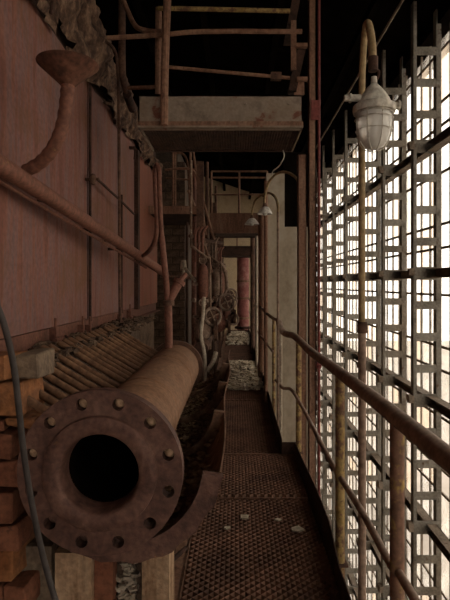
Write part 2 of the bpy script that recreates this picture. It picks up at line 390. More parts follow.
for y in (.9, 5.0, 9.5, 14.0, 17.2):                  # trestle legs to the hall floor
    for x in (-.24, .38): MB().span((x-.04, y-.04, GZ), (x+.04, y+.04, -.2)).build('leg', M['dark'], wk, smooth=False)

# guard rails
HX = .62
gr = thing('guard_railing', (HX, 1.9, -.1), 'near handrail with bent lower rail and chipped yellow posts, window side', 'railing')
MB().tube(spl([(HX, -.6, R(-.505)), (HX, 1.45, R(-.51)), (HX, 3.0, R(-.53)), E(310, 351, 4.25), E(300, 341, 4.75), E(293, 335.5, 5.05), E(286, 334, 5.25), E(281, 329, 5.3), E(279, 322, 5.36)]), .034, 14).build('top_rail', M['rail'], gr)
MB().tube(spl([(HX, -.6, R(-1.09)), E(415, 600, 1.73), E(391, 565, 2.0), E(362, 512, 2.46), E(330, 460, 3.3), E(306, 414, 4.4), E(292, 390.5, 5.05), E(283, 388, 5.2), E(276, 380, 5.35)]), .017, 10).build('lower_rail', M['rail'], gr)
for (px, y, mt) in ((397, 1.925, 'worn'), (340, 2.98, 'yellow'), (297, 4.95, 'yellow'), (0, .85, 'yellow')):
    x = HX if px else HX
    MB().tube([(x, y, -.25), (x, y, R(-.53))], .028, 12).build('post', M[mt], gr)
    MB().box((x-.02, y, -.06), (.12, .09, .012)).box((x-.036, y, -.1), (.05, .08, .1)).build('post_foot', M['rust'], gr)
g2 = thing('guard_railing', (.44, 5.4, 0), 'far handrail of thin brown pipe continuing past the concrete pier', 'railing')
MB().tube(spl([E(280, 322, 5.35), E(277, 320, 5.5), E(270, 316, 6.3), E(260, 307, 8.7), (.43, 12, R(-.5)), (.43, 17.25, R(-.5))]), .02, 8).build('top_rail', M['rail'], g2)
MB().tube(spl([E(273, 352, 5.8), E(257, 330, 9.5), (.43, 13, R(-.9)), (.43, 17.25, R(-.9))]), .014, 8).build('lower_rail', M['rail'], g2)
for (px, y, mt) in ((279.5, 5.4, 'lagging'), (273, 6.1, 'yellow'), (266, 7.4, 'rust'), (260, 9.3, 'rust'), (254, 13, 'rust')):
    x = (px-VX)*y/F
    MB().tube([(x+.01, y, -.1), (x+.01, y, R(-.41))], .02, 8).build('post', M[mt], g2)

# loose things on the walkway
fl = [((245, 519), 'largest pale plaster flake lying on the grating', .062), ((278, 522), 'small pointed plaster flake right of the largest flake', .04),
      ((297, 532), 'thin curled plaster flake nearest the toe plate', .06), ((227, 530), 'smallest plaster flake, on the trough side of the grating', .035)]
for (px, py), lb, r_ in fl:
    y = EYE*F/(py-VY); p = E(px, py, y); p.z = .014; r_ *= .72
    mb = MB(); n = random.choice((4, 5)); a0 = random.uniform(0, 6)
    poly = [(p.x+r_*1.1*math.cos(a0+2*math.pi*k/n)*random.uniform(.6, 1.1), p.y+r_*random.uniform(.6, 1.1)*math.sin(a0+2*math.pi*k/n)) for k in range(n)]
    mb.prism(poly, 'Z', .012, .02)
    tag(mb.build('plaster_flake', M['flake']), lb, 'debris', 'plaster flakes on the near grating')
def pile(x0, x1, y0, y1, n, r, h, label, matr, z0=.0):
    mb = MB()
    for _ in range(n):
        x, y = random.uniform(x0, x1), random.uniform(y0, y1)
        u, v = (x-x0)/(x1-x0)*2-1, (y-y0)/(y1-y0)*2-1
        hh = max(0, 1-u*u*.8)*max(0, 1-v*v)*h
        mb.chip((x, y, z0+.02+random.uniform(.4, 1)*hh), random.uniform(.4, 1)*r, .6)
    o = mb.build('plaster_rubble', matr, smooth=False); o['kind'] = 'stuff'; return tag(o, label, 'rubble')
pile(-.14, .4, 7.5, 10.2, 700, .062, .12, 'white plaster rubble heaped across the walkway midway down', M['rubble'])
pile(-.25, .4, 13.0, 16.5, 400, .07, .12, 'farther white rubble near the red column at the far end', M['rubble'])

# ------------------------------------------------------------------ boiler casing on the left
XP = -1.30
bc = thing('boiler_casing', (XP, 3.3, R(-.31)), 'large flat red sheet-metal boiler casing forming the gallery side', 'boiler')
yj = [-.8, 1.6, 500*1.3/148, 500*1.3/116, 500*1.3/101, 8.3]
seams = [-1.0, 1.9, 4.39, 5.6, 6.44, 8.28]
zt = R(1.79); zbm = R(-.305)
MB().span((-3.2, -1.0, zbm+.03), (XP-.03, 8.3, zt+.6)).build('casing_body', M['dark'], bc)
for i in range(len(seams)-1):
    a, b_ = seams[i]+.012, seams[i+1]-.012
    mb = MB(); nseg = 6
    top = [(a+(b_-a)*k/nseg, zt+random.uniform(-.025, .03)) for k in range(nseg+1)]
    poly = [(b_, zbm), (a, zbm)]+top
    mb.prism(poly, 'X', XP-.028+i*.002, XP+random.uniform(-.003, .004))
    mb.build('sheet_panel', M['panel_end'] if i == 4 else M['panel'], bc, smooth=False)
for y in (4.39, 5.6):
    MB().tube([(XP+.02, y, zbm-.02), (XP+.02, y, R(1.76 if y < 5 else 1.0))], .012, 8).build('seam_rod', M['dark'], bc)
MB().span((XP, 6.38, zbm-.02), (XP+.05, 6.5, R(.0))).span((XP, 6.38, R(.0)), (XP+.05, 6.5, R(1.72))).build('seam_strip', M['dark'], bc)
# bottom channel and clamps
MB().span((XP-.05, -1, R(-.43)), (XP-.02, 8.25, zbm-.01)).span((XP-.05, -1, R(-.44)), (XP+.05, 8.25, R(-.425))).build('bottom_channel', M['redpipe'], bc)
for (px, py) in ((57, 331), (84, 327), (91, 327), (122, 316), (131, 312)):
    y = F*1.24/(VX-px); c = E(px, py, y)
    k = MB().span((c.x-.05, y-.012, c.z-.1), (c.x+.0, y+.012, c.z+.02)).tube([(c.x+.005, y-.05, c.z-.06), (c.x+.005, y+.05, c.z-.06)], .015, 8)
    k.span((c.x-.06, y-.05, c.z-.085), (c.x+.01, y+.05, c.z-.07)); k.tube([(c.x-.01, y, c.z-.02), (c.x-.01, y, c.z+.09)], .009, 6)
    k.build('clamp', M['redpipe'], bc)
# crumbling insulation above the panels: rough grid surface with holes along its lower edge
mb = MB(); ny, nz = 170, 18
from mathutils import noise as mnoise
for j in range(ny):
    for i in range(nz):
        y = -1+9.2*j/(ny-1); t = i/(nz-1)
        lower = zt-.06+.03*math.sin(y*4.3)+.08*mnoise.noise((y*2.2, 3, 0))
        upper = R(2.45)-max(0, y-4.0)*.13+.05*mnoise.noise((y*5, 9, 1))
        z = lower+(upper-lower)*t
        q = Vector((y*3, z*3, .5)); lump = .075*mnoise.noise(q)+.05*mnoise.noise(q*2.7)+.035*mnoise.noise(q*6.5)
        mb.v.append(Vector((XP+.055+.04*math.sin(math.pi*t)+lump+random.uniform(-.007, .007), y+random.uniform(-.012, .012), z)))
for j in range(ny-1):
    for i in range(nz-1):
        if i < 3 and mnoise.noise((j*.16, i*.3, 7)) > .2: continue
        q = j*nz+i; mb.f.append([q, q+nz, q+nz+1, q+1]); mb.mi.append(0)
mb.build('insulation_band', M['insul'], bc, smooth=False)
for y, zz_ in ((3.35, 1.95), (5.3, 1.72), (6.1, 1.66)):     # hooks left along the top edge
    MB().tube(spl([(XP, y, R(zz_)), (XP+.05, y, R(zz_)), (XP+.07, y, R(zz_-.05)), (XP+.06, y, R(zz_-.14))], 4), .012, 6).box((XP+.03, y, R(zz_)), (.08, .05, .03)).build('hook', M['dark'], bc)
# masonry below the casing
wl = structure('wall_left_base', MB().span((-3.2, -1, GZ), (XP-.06, 8.3, R(-.44))), M['darkbrick'])
ledge = structure('trim_2', MB().span((XP-.06, 2.05, R(-.56)), (-1.0, 5.2, R(-.46))), M['mortar'])
mb = MB()
for _ in range(1100):
    y = random.uniform(2.2, 6.2); x = random.uniform(XP+.0, -1.0)
    mb.chip((x, y, R(-.45)+random.uniform(0, .05)+max(0, -.07-(x+1.18))*.3), random.uniform(.012, .04), .7)
o = mb.build('ledge_debris', M['ledge'], smooth=False); o['kind'] = 'stuff'; tag(o, 'crumbled dirt and chips on the ledge under the red casing', 'debris')

# sloping wall pipe with the funnel
P0 = E(-40, 139, 2.2); P1 = E(150, 263, 5.8)
wp = thing('drain_pipe', E(30, 184, 2.9), 'red sloping pipe across the casing carrying an upturned rusty funnel', 'pipe')
d = (P1-P0)
MB().tube([(XP+.06, -.9, P0.z+.3), (XP+.06, 1.0, P0.z+.12), P0, P0+d*.25, P0+d*.5, P0+d*.75, E(163, 272, 6.05)], .05, 16).build('pipe', M['redpipe'], wp)
MB().tube([P0+Vector((-.045, 0, -.055)), P1+Vector((-.045, 0, -.055))], .012, 8).build('trace_line', M['redpipe'], wp)
tp = [E(26, 171, 2.85), E(40, 163, 2.82), E(52, 150, 2.78), E(61, 131, 2.75), E(65.5, 110, 2.75), E(67.5, 90, 2.75), E(68, 84, 2.75)]
cp = spl(tp, 7); mb = MB().tube(cp, [.037+.0025*math.sin(i*1.7) for i in range(len(cp))], 14)
mb.build('stem', M['redpipe'], wp)
fo = E(68, 87, 2.75)
MB().lathe([(.034, 0), (.05, .018), (.105, .068), (.165, .122), (.166, .128), (.158, .128), (.1, .074), (.04, .02), (.03, .0)], fo, 'Z', 32).build('funnel', M['funnel'], wp)
for t in (.3, .55, .8):
    p = P0+d*t; MB().span((XP, p.y-.015, p.z+.02), (p.x, p.y+.015, p.z+.045)).build('pipe_bracket', M['dark'], wp)

# thin sensing lines with a little valve
sl = thing('impulse_line', E(92, 178, 4.3), 'thin dark line with a small valve running between the vertical seams', 'pipe')
MB().tube(spl([E(93, 178, 4.3), E(98, 180, 4.45), E(110, 191, 4.8), E(121, 201, 5.1), E(134, 214, 5.6)], 4), .012, 8).build('line', M['dark'], sl)
v0 = E(93, 179, 4.3); MB().lathe([(0, -.05), (.022, -.045), (.028, 0), (.02, .04), (0, .05)], v0, 'Z', 10).tube([v0+Vector((-.08,.02,0)), v0+Vector((.05,0,0))], .012, 8).build('valve_body', M['rust'], sl)
MB().span((XP, 4.3, v0.z-.01), (v0.x, 4.33, v0.z+.01)).build('pipe_bracket', M['dark'], sl)
gn = thing('vent_pipe', E(119, 330, 5.1), 'slender dark pipe with a hooked top rising in front of the casing', 'pipe')
MB().tube(spl([E(97, 44, 4.45), E(106, 42.5, 4.5), E(113, 48, 4.55), E(117, 60, 4.6), E(118.5, 90, 4.7), E(119, 150, 4.8), E(119.5, 240, 4.95), E(120, 322, 5.1)], 5), .015, 8).build('pipe', M['rust'], gn)
MB().span((XP-.01, 4.93, R(.42)), (E(119.5, 0, 4.94).x, 4.95, R(.44))).build('pipe_bracket', M['dark'], gn)
dp = thing('down_pipe', E(122, 40, 4.6), 'brown pipe dropping from the roof at left and elbowing toward the platform', 'pipe')
MB().tube(spl([E(122, -60, 4.5), E(122, 0, 4.5), E(122, 60, 4.5), E(123, 78, 4.55), E(127, 92, 4.7), E(131, 102, 4.85), E(134, 110, 5.0)], 5), .032, 10).build('pipe', M['rust'], dp)
MB().tube([E(127, 94, 4.68), E(132.5, 109, 4.98)], .042, 10).build('coupling', M['dark'], dp)

# looped standpipe and wye that enter the header
HXc, HZc = -.545, R(-.757)
st = thing('standpipe', (-.57, 4.3, R(-.56)), 'red vertical standpipe with a hairpin loop and wye branch on the header', 'pipe')
MB().tube([E(169, 356, 4.3), E(168.5, 320, 4.3), E(168, 302, 4.3)], .034, 12).build('pipe', M['redpipe'], st)
MB().tube(spl([E(168, 303, 4.3), E(166, 280, 4.32), E(162, 240, 4.35), E(160.5, 215, 4.4), E(159.5, 190, 4.4), E(159, 172, 4.4), E(157, 164.5, 4.45), E(155, 171, 4.5), E(155.5, 195, 4.5), E(157, 222, 4.55), E(155, 240, 4.6), E(148, 252, 4.9), E(139, 258, 5.4)], 6), [.027]*13+[.021]*60, 10).build('loop', M['redpipe'], st)
MB().tube([E(168.5, 303, 4.3), E(173, 293, 4.33), E(179, 282, 4.36)], [.03, .038, .042], 12).tube([E(178, 284, 4.355), E(180, 280.5, 4.365)], .055, 12).tube([E(179, 282, 4.36), E(186, 274, 4.42)], .022, 8).build('wye_branch', M['redpipe'], st)
MB().lathe([(.05, -.02), (.05, .02), (.036, .025)], E(168.5, 303, 4.3), 'Z', 14).build('collar', M['rust'], st)

# ------------------------------------------------------------------ header pipe with bored flange
YF = 2.0
hp = thing('header_pipe', (HXc, YF, HZc-.33), 'big rusty header pipe with a twelve-hole flange, open end facing the camera', 'pipe')
bm = bmesh.new()
def loop(r, cx, cz, n, y):
    vs = [bm.verts.new((cx+r*math.cos(2*math.pi*k/n), y, cz+r*math.sin(2*math.pi*k/n))) for k in range(n)]
    return [bm.edges.new((vs[i], vs[(i+1) % n])) for i in range(n)]
es = loop(.332, HXc, HZc, 72, YF)+loop(.19, HXc, HZc, 48, YF)
for k in range(12):
    a = math.radians(15+30*k); es += loop(.025, HXc+.284*math.cos(a), HZc+.284*math.sin(a), 14, YF)
bmesh.ops.triangle_fill(bm, edges=es, use_beauty=True, use_dissolve=False)
ret = bmesh.ops.extrude_face_region(bm, geom=list(bm.faces))
bmesh.ops.translate(bm, verts=[v for v in ret['geom'] if isinstance(v, bmesh.types.BMVert)], vec=(0, .055, 0))
bmesh.ops.translate(bm, verts=bm.verts, vec=-Vector(hp.location))
bmesh.ops.recalc_face_normals(bm, faces=bm.faces)
me = bpy.data.meshes.new('flange'); bm.to_mesh(me); bm.free(); me.materials.append(M['flange'])
o = bpy.data.objects.new('flange', me); COL.objects.link(o); o.parent = hp
for a in ((HXc, YF, HZc),):
    MB().lathe([(.232, .003), (.228, -.016), (.22, -.02), (.168, -.02), (.16, -.014), (.156, .0), (.152, .05), (.15, .085)], a, 'Y', 56).build('raised_face', M['flange'], hp)
    MB().lathe([(.15, .08), (.148, .4), (.146, 2.5), (0, 2.5)], a, 'Y', 48).build('bore', M['soot_shade'], hp)  # darkness deep in the bore is painted with near-black colour
    MB().lathe([(.262, .05), (.235, .075), (.213, .14), (.21, .16), (.21, 2.55), (.19, 2.6)], a, 'Y', 48).build('pipe_body', M['header'], hp)
    for yy in (.9, 1.8): MB().lathe([(.21, yy-.012), (.2145, yy), (.21, yy+.012)], a, 'Y', 48).build('weld_seam', M['header'], hp)
MB().lathe([(.21, 2.5), (.245, 2.5), (.245, 2.56), (.0, 2.56)], (HXc, YF, HZc), 'Y', 40).build('end_flange', M['rust'], hp)
for k in range(6):
    a = math.radians(15+30*k); q = Vector((HXc+.284*math.cos(a)+.003, 0, HZc+.284*math.sin(a)+.003))
    MB().lathe([(0, YF+.016), (.014, YF+.018), (.0215, YF+.026), (.0225, YF+.1), (0, YF+.1)], (q.x, 0, q.z), 'Y', 12).build('bolt', M['bolt'], hp)
# row of riser tubes that enter the header from the casing
tb = None
for k in range(20):
    y = 2.17+.12*k
    if tb is None:
        mb = MB().tube([(-1.12, 0, R(-.37)), (-1.03, 0, R(-.425)), (-.85, 0, R(-.535)), (-.665, 0, R(-.643))], .019, 10)
        tb = mb.build('riser_tube', M['tubes'], hp); base = tb.location.copy(); o = tb
    else: o = tb.copy(); COL.objects.link(o); o.parent = hp
    o.location = base+Vector((random.uniform(-.008, .008), y, random.uniform(-.006, .006)))

# half-round trough round the header
TX, TZ = -.47, R(-.737)
tr = thing('trough', (TX, 2.1, TZ-.41), 'long half-round rusty trough with ribs cradling the header pipe', 'trough')
a0, a1 = math.radians(176), math.radians(352)
mb = MB(); prof = [(.402, 0), (.402, 4.0), (.46, 4.0), (.46, 0), (.402, 0)]
ny = 26; na = 22
for s, rr in ((0, .402), (1, .41)):
    for j in range(ny):
        yy = 2.1+3.9*j/(ny-1)
        for i in range(na):
            a = a0+(a1-a0)*i/(na-1); w = .012*math.sin(yy*3.1)*(i/(na-1))**4
            mb.v.append(Vector((TX+(rr+w)*math.cos(a), yy, TZ+(rr+w)*math.sin(a)-.004*math.sin(yy*5)*(i/(na-1))**3)))
for s in (0, 1):
    for j in range(ny-1):
        for i in range(na-1):
            q = s*ny*na+j*na+i; mb.f.append([q, q+1, q+na+1, q+na]); mb.mi.append(0)
for j in range(ny-1):
    for i in (0, na-1):
        q = j*na+i; mb.f.append([q, q+na, q+na+ny*na, q+ny*na]); mb.mi.append(0)
for j in (0, ny-1):
    for i in range(na-1):
        q = j*na+i; mb.f.append([q, q+1, q+1+ny*na, q+ny*na]); mb.mi.append(0)
mb.build('shell', M['shell'], tr)
for yy, ri in ((2.06, .335), (3.08, .338), (4.0, .338), (4.95, .338)):
    rb = MB(); n = 30; pts = []
    for r_ in (ri, .415 if yy < 2.5 else .405):
        for k in range(n+1):
            a = a0+(a1-a0)*k/n; pts.append((r_+(.006*math.sin(k*1.9)+.004*math.sin(k*.7) if r_ > .41 else 0), a))
    for dy in (0, .045):
        for (r_, a) in pts: rb.v.append(Vector((TX+r_*math.cos(a), yy+dy, TZ+r_*math.sin(a))))
    m_ = n+1
    for k in range(n):
        i0, i1, o0, o1 = k, k+1, m_+k, m_+k+1; q = 2*m_
        for f in ((i0, i1, o1, o0), (q+i0, q+o0, q+o1, q+i1), (i0, q+i0, q+i1, i1), (o0, o1, q+o1, q+o0)): rb.f.append(list(f)); rb.mi.append(0)
    for k in (0, n): rb.f.append([k, m_+k, 3*m_+k, 2*m_+k]); rb.mi.append(0)
    rb.build('rib', M['flange'] if yy < 2.5 else M['shell'], tr)
mb = MB()
for _ in range(1300):
    a = random.gauss(math.radians(285), .36); yy = random.uniform(2.15, 5.9); r_ = .39-random.uniform(0, .02)
    if a > a1-.12: continue
    mb.chip((TX+r_*math.cos(a), yy, TZ+r_*math.sin(a)), random.uniform(.008, .028), .5)
o = mb.build('trough_scale', M['dirt'], smooth=False); o['kind'] = 'stuff'; tag(o, 'loose rust scale and dirt lying in the half-round trough', 'debris')

# what carries the trough in front: upright split slabs
ps = thing('support_pier', (-.56, 2.2, GZ), 'rough tan upright slabs propping the trough below the flange', 'pier')
for (pa, pb, mt, y, tp_) in ((54, 92, M['slabtan'], 2.13, 553), (93, 112, BR[1], 2.16, 556), (142, 168, M['slabtan'], 2.14, 552), (20, 52, BR[3], 2.2, 548)):
    xa, xb = E(pa, 0, y).x, E(pb, 0, y).x; zt_ = E(0, tp_, y).z
    sl_ = MB(); n = 7; prev = None
    for i in range(n+1):
        z = GZ+(zt_-GZ)*i/n
        for (x, yy) in ((xa, y), (xb, y), (xb, y+.2), (xa, y+.2)): sl_.v.append(Vector((x+random.uniform(-.007, .007), yy+random.uniform(-.012, .012), z)))
    for i in range(n):
        for k in range(4): sl_.f.append([i*4+k, i*4+(k+1) % 4, i*4+4+(k+1) % 4, i*4+4+k]); sl_.mi.append(0)
    sl_.f += [[0,1,2,3], [n*4, n*4+1, n*4+2, n*4+3]]; sl_.mi += [0, 0]
    sl_.build('slab', mt, ps, smooth=False)
mb = MB(); xa, xb = E(113, 0, 2.2).x, E(141, 0, 2.2).x
mb.span((xa, 2.24, GZ), (xb, 2.32, E(0, 556, 2.24).z)); mb.build('slab', M['mortar'], ps)
gl_ = E(126, 582, 2.2)
mb = MB()
for _ in range(60): mb.chip((gl_.x+random.uniform(-.045, .045), 2.23+random.uniform(-.02, .01), gl_.z+random.uniform(-.16, .09)), random.uniform(.012, .03), .6)
mb.build('crumbled_fill', M['lagging'], ps, smooth=False)['kind'] = 'stuff'

# brick pier at the left
bp_ = thing('brick_pier', (-.95, 2.2, GZ), 'broken brick pier at the lower left behind the black cable', 'pier')
MB().span((-1.34, 2.22, GZ), (-.98, 2.42, R(-.52))).build('mortar_core', M['mortar'], bp_)
z = R(-.30)
course = [(.118, -.845), (.15, -.885), (.05, -.85), (.13, -.935), (.125, -.91), (.14, -.93), (.12, -.9), (.13, -.92), (.12, -.86), (.13, -.87), (.12, -.9), (.13, -.88), (.12, -.86), (.12, -.88), (.12, -.86)]
for ci, (h, xr) in enumerate(course):
    z -= h; x = xr
    if z < GZ: break
    for bi in range(4):
        wdt = (.115 if ci in (0, 3) and bi == 0 else random.choice((.13, .21, .23)))
        if x-wdt < -1.33: break
        yo = 2.10+random.uniform(-.012, .02)+(.03 if ci == 0 and bi == 0 else 0)
        b_ = MB().box((x-wdt/2, yo+.11, z+h/2), (wdt-.012, .22, h-.014), Matrix.Rotation(random.uniform(-.1, .1), 3, 'Z') @ Matrix.Rotation(random.uniform(-.045, .045), 3, 'Y'), .012)
        mt = BR[3] if ci == 0 and bi == 0 else (BR[0] if ci < 2 else random.choice(BR[:3]))
        b_.build('brick', mt, bp_, smooth=False, bevel=.006); x -= wdt

# black cable hanging in front
cb = spl([(XP+.0, .8, R(.62)), (-1.05, 1.0, R(.42)), (-.8, 1.18, R(.16)), E(-14, 285, 1.25), E(-2, 308, 1.25), E(7, 335, 1.27), E(14, 368, 1.3), E(19, 410, 1.32), E(24, 455, 1.35), E(33, 510, 1.37), E(44, 560, 1.38), E(56, 602, 1.38), E(75, 660, 1.38), E(110, 760, 1.4), E(130, 900, 1.5), (-.55, 1.6, GZ+.02)], 8)
tag(MB().tube(cb, .0085, 10).build('cable', M['cable']), 'black rubber cable hanging in a curve before the flange', 'cable')

# ------------------------------------------------------------------ posts on the hall side of the walkway
def channel(x0, x1, y, z0, z1, dep=.07, t=.008):
    return MB().span((x0, y, z0), (x1, y+t, z1)).span((x0, y, z0), (x0+t, y+dep, z1)).span((x1-t, y, z0), (x1, y+dep, z1))
YC = 5.1
tag(channel(E(298, 0, YC).x, E(306.5, 0, YC).x, YC, GZ, R(1.32)).build('channel_post', M['post'], smooth=False), 'reddish-brown channel post carrying the overhead platform corner, left of a pair', 'post')
tag(channel(E(308.5, 0, YC).x, E(315.5, 0, YC).x, YC-.02, GZ, zr(.62)-.02).build('channel_post', M['post'], smooth=False), 'taller brown channel post that continues up to the roof', 'post')
rp = thing('riser_pipe', (E(319, 0, YC).x, YC, GZ), 'thin crimson vertical pipe beside the tall channel post', 'pipe')
MB().tube([(E(319, 0, YC).x, YC, GZ), (E(319, 0, YC).x, YC, zr(.7)-.02)], .014, 8).build('pipe', M['redthin'], rp)
kp = E(318.5, 365, YC-.03); MB().lathe([(0, -.045), (.03, -.03), (.038, 0), (.03, .03), (0, .045)], kp, 'Z', 12).build('knob', M['redthin'], rp)
pl = E(314, 110, YC-.03); MB().span((pl.x-.03, YC-.035, pl.z-.1), (pl.x+.06, YC-.025, pl.z+.1)).build('red_plate', M['redthin'], rp)
ch = MB()                                             # roller chain hanging beside the post
xx = E(316.3, 0, YC-.05).x
for i in range(48):
    z = R(1.05)-.05*i
    ch.box((xx, YC-.045, z), (.008 if i % 2 else .02, .02 if i % 2 else .008, .055))
tag(ch.build('chain', M['dark'], smooth=False), 'dark chain hanging between the tall post and the crimson pipe', 'chain')

# ------------------------------------------------------------------ overhead platform
YA, YB = 4.2, 4.95
op = thing('overhead_platform', (-.13, YA, R(1.31)), 'overhead crossing platform with pale worn front beam and pipe railing', 'platform')
xl, xr_ = E(138, 0, YA).x, E(303, 0, YA).x; zb_, zt2 = E(0, 128, YA).z, E(0, 95, YA).z
fb = MB().span((xl, YA, zb_), (xr_, YA+.014, zt2)).span((xl, YA-.02, zb_), (xr_, YA+.07, zb_+.014)).span((xl, YA, zt2-.012), (xr_, YA+.07, zt2))
for x in (xl+.35, xl+.9, xr_-.12): fb.tube([(x, YA-.012, zt2-.07), (x, YA+.005, zt2-.07)], .014, 8)
fb.build('front_beam', M['beam'], op, smooth=False)
MB().span((xl, YA-.022, zb_+.014), (xr_, YA-.004, zb_+.05)).build('edge_strip', M['post'], op)
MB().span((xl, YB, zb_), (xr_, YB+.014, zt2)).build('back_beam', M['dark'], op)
for x in (xl, xr_-.014): MB().span((x, YA, zb_), (x+.014, YB, zt2)).build('side_beam', M['beam'], op)
mb = MB()
nr = 56
for k in range(nr):                                   # ribbed underside
    x = xl+.02+(xr_-xl-.04)*k/nr
    mb.prism([(x, zb_+.02), (x+.012, zb_+.01), (x+.024, zb_+.02), (x+.024, zb_+.026), (x, zb_+.026)], 'Y', YA+.07, YB)
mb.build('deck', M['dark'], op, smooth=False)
def rail(name, pts, r, m_, sm=True): MB().tube(spl(pts, 5) if len(pts) > 2 else pts, r, 9).build(name, M[m_], op)
rail('railing_post', [E(164, 125, 4.14), E(164.5, 80, 4.14), E(166, 30, 4.14), E(168.5, -30, 4.14)], .034, 'post')
rail('railing_post', [E(158, 95, 4.3), E(158.5, 8, 4.3)], .028, 'post')
rail('railing_bar', [E(159, 9, 4.3), E(172, 8.5, 4.25), E(290, 11, 4.25)], .019, 'yellow')
rail('railing_bar', [E(107, 38, 4.2), E(160, 35, 4.18), E(203, 31.5, 4.18), E(302, 31.5, 4.2)], .02, 'post')
rail('railing_bar', [E(121, -6, 4.5), E(129, 14, 4.4), E(136, 26.5, 4.3), E(147, 31, 4.22), E(162, 32, 4.18)], .022, 'post')
rail('railing_bar', [E(168, 67, 4.2), E(290, 78, 4.25)], .015, 'post')
rail('railing_bar', [E(128, 88, 4.5), E(158, 87, 4.35)], .018, 'post')
MB().box(E(276, 76.5, 4.24), (.09, .05, .06)).build('clamp', M['rust'], op)
MB().span(E(291, 70, 4.35), E(296, 22, 4.38)).build('stanchion', M['post'], op)
MB().span(E(294, 95, 4.4), E(304, 79, 4.42)).build('step_bracket', M['post'], op)
MB().span(E(297, 80, 4.3), E(307, 78.5, 4.34)).build('step_bracket', M['post'], op)
MB().span(E(296, 46.5, 4.3), E(307, 45, 4.34)).build('step_bracket', M['post'], op)
mb = MB()
for (ax, ay, bx, by) in ((302, 46, 292, 90), (297, -8, 291, 24)):
    a, b_ = E(ax, ay, 4.35), E(bx, by, 4.35); dd = (b_-a); rot = Matrix.Rotation(-math.atan2(dd.x, -dd.z)*-1, 3, 'Y')
    mb.add([a+Vector((-.03, 0, 0)), a+Vector((.04, 0, 0)), b_+Vector((.04, 0, 0)), b_+Vector((-.03, 0, 0)), a+Vector((-.03, .4, 0)), a+Vector((.04, .4, 0)), b_+Vector((.04, .4, 0)), b_+Vector((-.03, .4, 0))],
           [(0,1,2,3),(7,6,5,4),(0,4,5,1),(1,5,6,2),(2,6,7,3),(3,7,4,0)])
mb.build('stair_tread', M['dark'], op)
tag(MB().tube(spl([E(281, 140, 4.9), E(283, 150, 4.95), E(284, 157, 4.95), E(279, 166, 5.0), E(273, 171, 5.05), E(272, 176, 5.1)], 5), .006, 6).build('loose_wire', M['cast']), 'thin pale wire dangling under the overhead platform', 'wire')

# ------------------------------------------------------------------ caged lamp on its gooseneck pole
lp = thing('gooseneck_lamp', (.668, 2.65, GZ), 'grey caged glass bulkhead lamp hanging from a yellow gooseneck pole', 'lamp')
PX, PY_ = .668, 2.65
lx, ly = E(374, 0, 2.15).x, 2.15; ztop = E(0, 78, 2.15).z
MB().tube([(PX, PY_, GZ), (PX, PY_, R(-.25))], .0215, 12).build('lower_pole', M['rail'], lp)
MB().tube([(PX, PY_, R(-.26)), (PX, PY_, R(-.2))], .027, 12).build('coupling', M['rust'], lp)
pts = [(PX, PY_, R(-.22)), (PX, PY_, R(.6)), (PX, PY_, R(1.0)), (PX, PY_-.005, R(1.12)), (PX-.006, PY_-.05, R(1.21)), (PX-.02, PY_-.14, R(1.265)), (PX-.04, PY_-.25, R(1.25)), (PX-.058, PY_-.36, R(1.18)), (lx+.01, ly+.07, R(1.07)), (lx-.002, ly+.015, R(.97)), (lx-.004, ly, ztop+.05)]
MB().tube(spl(pts, 6), .0175, 12).build('gooseneck', M['lampyellow'], lp)
MB().tube([(lx-.004, ly, ztop+.09), (lx-.004, ly, ztop+.03)], .021, 10).tube(spl([(lx-.004, ly, ztop+.04), (lx+.02, ly, ztop+.03), (lx+.016, ly, ztop-.0), (lx, ly, ztop-.01)], 4), .006, 6).build('hanger', M['rust'], lp)
zc = lambda y: E(0, y, 2.15).z
MB().lathe([(0, zc(76)), (.012, zc(77)), (.014, zc(84)), (.03, zc(88)), (.05, zc(94)), (.066, zc(100)), (.072, zc(104)), (.088, zc(106)), (.09, zc(110)), (.088, zc(113)), (.078, zc(113.5)), (.076, zc(109)), (0, zc(106))], (lx, ly, 0), 'Z', 36).build('cap', M['cast'], lp)
for s, dz in ((-1, 0), (1, -.03)):
    MB().tube([(lx+s*.06, ly-.01, zc(99)+dz), (lx+s*(.13 if s < 0 else .11), ly-.01, zc(99)+dz)], [.016, .014], 10).tube([(lx+s*.1, ly-.01, zc(99)+dz), (lx+s*.108, ly-.01, zc(99)+dz)], .02, 10).build('cable_gland' if s < 0 else 'hinge_lug', M['cast'], lp)
MB().lathe([(.072, zc(112)), (.074, zc(118)), (.072, zc(128)), (.062, zc(139)), (.045, zc(146)), (.02, zc(149)), (0, zc(149.5))], (lx, ly, 0), 'Z', 32).build('glass_jar', M['lampglass'], lp)
cg = MB()
for yy, rr in ((114.5, .079), (119.5, .08), (131, .0765)):
    cg.tube([(lx+rr*math.cos(2*math.pi*k/28), ly+rr*math.sin(2*math.pi*k/28), zc(yy)) for k in range(28)], .0022, 5, closed=True)
for k in range(8):
    a = math.radians(10+45*k)
    cg.tube(spl([(lx+r_*math.cos(a), ly+r_*math.sin(a), zc(yy)) for r_, yy in ((.08, 111), (.08, 120), (.0765, 131), (.066, 141), (.045, 148), (.018, 151))], 3), .0022, 5)
cg.tube([(lx+.018*math.cos(2*math.pi*k/12), ly+.018*math.sin(2*math.pi*k/12), zc(151)) for k in range(12)], .0022, 5, closed=True)
cg.build('wire_cage', M['cast'], lp)

